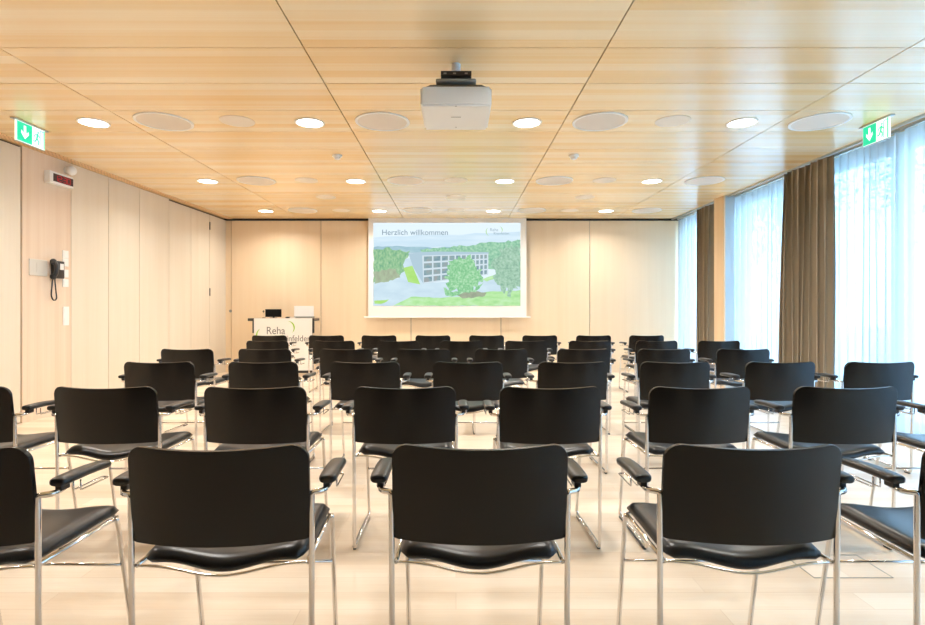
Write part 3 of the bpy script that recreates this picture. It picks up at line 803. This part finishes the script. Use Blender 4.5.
rows = [
    (1.56, [(-1.442, -.5), (-.670, 2.6), (.068, 0), (.846, -.8), (1.585, -.6)]),
    (2.70, [(-2.455, 0), (-1.734, 0), (-.993, 0), (-.253, 0), (.466, 0), (1.206, 0), (1.927, 0), (2.655, 0)]),
    (3.96, [(-2.151, 0), (-1.397, 0), (-.658, 0), (.086, 0), (.845, 0), (1.587, 0), (2.351, 0), (3.07, 0)]),
    (5.22, [(-2.545, 0), (-1.81, 0), (-1.041, 0), (-.305, 0), (.428, 0), (1.208, 0), (1.968, 0), (2.716, 0)]),
    (6.55, [(-2.227, 0), (-1.444, 0), (-.682, 0), (.067, 0), (.828, 0), (1.58, 0), (2.37, 0), (3.105, 0)]),
    (7.86, [(-2.635, 0), (-1.83, 0), (-1.087, 0), (-.326, 0), (.432, 0), (1.183, 0), (1.943, 0), (2.692, 0)]),
]
rname = ['nearest row', 'second row from the camera', 'third row from the camera', 'fourth row from the camera', 'fifth row from the camera', 'farthest row near the screen']
proto = None
R = random.Random(5)
for r, (Y, lst) in enumerate(rows):
    for i, (x, a) in enumerate(lst):
        x *= 1.006 * (1, 1, 1, 1.009, 1.014, 1.017)[r]
        if r == 0: Y = (1.525, 1.54, 1.553, 1.553, 1.545)[i]
        lab = 'black chrome-framed armchair, %s from the left in the %s' % (ordn[i], rname[r])
        if r == 0: lab = ['black armchair cut off by the left edge in the nearest row', 'black armchair turned slightly left, second in the nearest row', 'black armchair in the middle of the nearest row', 'black armchair right of the middle one in the nearest row', 'black armchair cut off by the right edge in the nearest row'][i]
        rz = math.radians(a if a or r == 0 else R.uniform(-1.2, 1.2))
        if proto is None: proto = make_chair(lab); proto.location = (x, Y, 0); proto.rotation_euler = (0, 0, rz)
        else: dup(proto, (x, Y, 0), lab, rz)

# ------------------------------------------------------------------ outside
bm = B(); bx(bm, 4.63, 40, -25, 45, -.5, -.25); struct('ground_outside', bm, 'ground_tone')
def tree(x, y, h, seed, label):
    R = random.Random(seed); t = thing('leafy_tree', (x, y, -.25), label, 'tree', 'trees outside the windows')
    bm = B(); tube(bm, [(0, 0, -.1), (.05, 0, h * .35), (0, .1, h * .7)], .12, 8, .3); obj('trunk', bm, 'bark', t, 180)
    bm = B(); lobes = [(R.uniform(0, 2 * PI), R.uniform(0, h * .24), h * R.uniform(.36, .86), h * R.uniform(.12, .2)) for _ in range(14)]
    for k in range(3600):
        a, rr, zz, rad = R.choice(lobes)
        d = Vector((R.gauss(0, 1), R.gauss(0, 1), R.gauss(0, 1))).normalized() * rad * R.uniform(.3, 1) ** .5
        c = Vector((rr * math.cos(a), rr * math.sin(a), zz)) + d
        u = Vector((R.gauss(0, 1), R.gauss(0, 1), R.gauss(0, 1))).normalized(); w_ = u.orthogonal().normalized(); l = R.uniform(.06, .13)
        bm.faces.new([bm.verts.new(c + p) for p in (-u * l, w_ * l * .5, u * l, -w_ * l * .5)])
    obj('crown', bm, 'leaf', t)
tree(9.5, 8.2, 6.5, 1, 'leafy green tree outside, nearest to the windows')
tree(13.5, 13.5, 8, 2, 'leafy green tree outside behind the middle windows')
tree(12, 20, 8, 3, 'leafy green tree farthest outside the corner window')

# ------------------------------------------------------------------ light
w = bpy.data.worlds.new('sky'); SC.world = w; w.use_nodes = True
bgn = w.node_tree.nodes['Background']; N = w.node_tree.nodes.new; L = w.node_tree.links.new
tc = N('ShaderNodeTexCoord'); sx = N('ShaderNodeSeparateXYZ'); cr = N('ShaderNodeValToRGB')
L(tc.outputs['Generated'], sx.inputs[0]); L(sx.outputs['Z'], cr.inputs[0])
cr.color_ramp.elements[0].color = (.44, .71, 1.0, 1); cr.color_ramp.elements[1].color = (.33, .59, 1.0, 1)
L(cr.outputs[0], bgn.inputs[0]); bgn.inputs[1].default_value = 6.0
for (a, b) in ((YR + .2, 3.7), (4.0, 6.7), (6.8, 10.4)):
    ld = bpy.data.lights.new('window_portal', 'AREA'); ld.shape = 'RECTANGLE'; ld.size = 2.75; ld.size_y = b - a; ld.cycles.is_portal = True
    lo = bpy.data.objects.new('window_portal', ld); COL.objects.link(lo); lo.location = (XW + .13, (a + b) / 2, 1.45)
    lo.rotation_euler = (0, PI / 2, 0)

# ------------------------------------------------------------------ camera
cd = bpy.data.cameras.new('camera'); cd.sensor_width = 36; cd.lens = F / 925 * 36; cd.shift_x = 6.5 / 925; cd.shift_y = -4.0 / 925
cd.clip_start = .05; cd.clip_end = 200
co = bpy.data.objects.new('camera', cd); COL.objects.link(co); co.location = (0, 0, HC); co.rotation_euler = (PI / 2, 0, 0)
SC.camera = co
SC.view_settings.view_transform = 'Standard'; SC.view_settings.look = 'None'; SC.view_settings.gamma = 1
SC.view_settings.exposure = 0.76; SC.view_settings.use_curve_mapping = False
SC.cycles.use_denoising = True
SC.cycles.max_bounces = 10; SC.cycles.diffuse_bounces = 5; SC.cycles.transparent_max_bounces = 12
SC.cycles.sample_clamp_indirect = 6
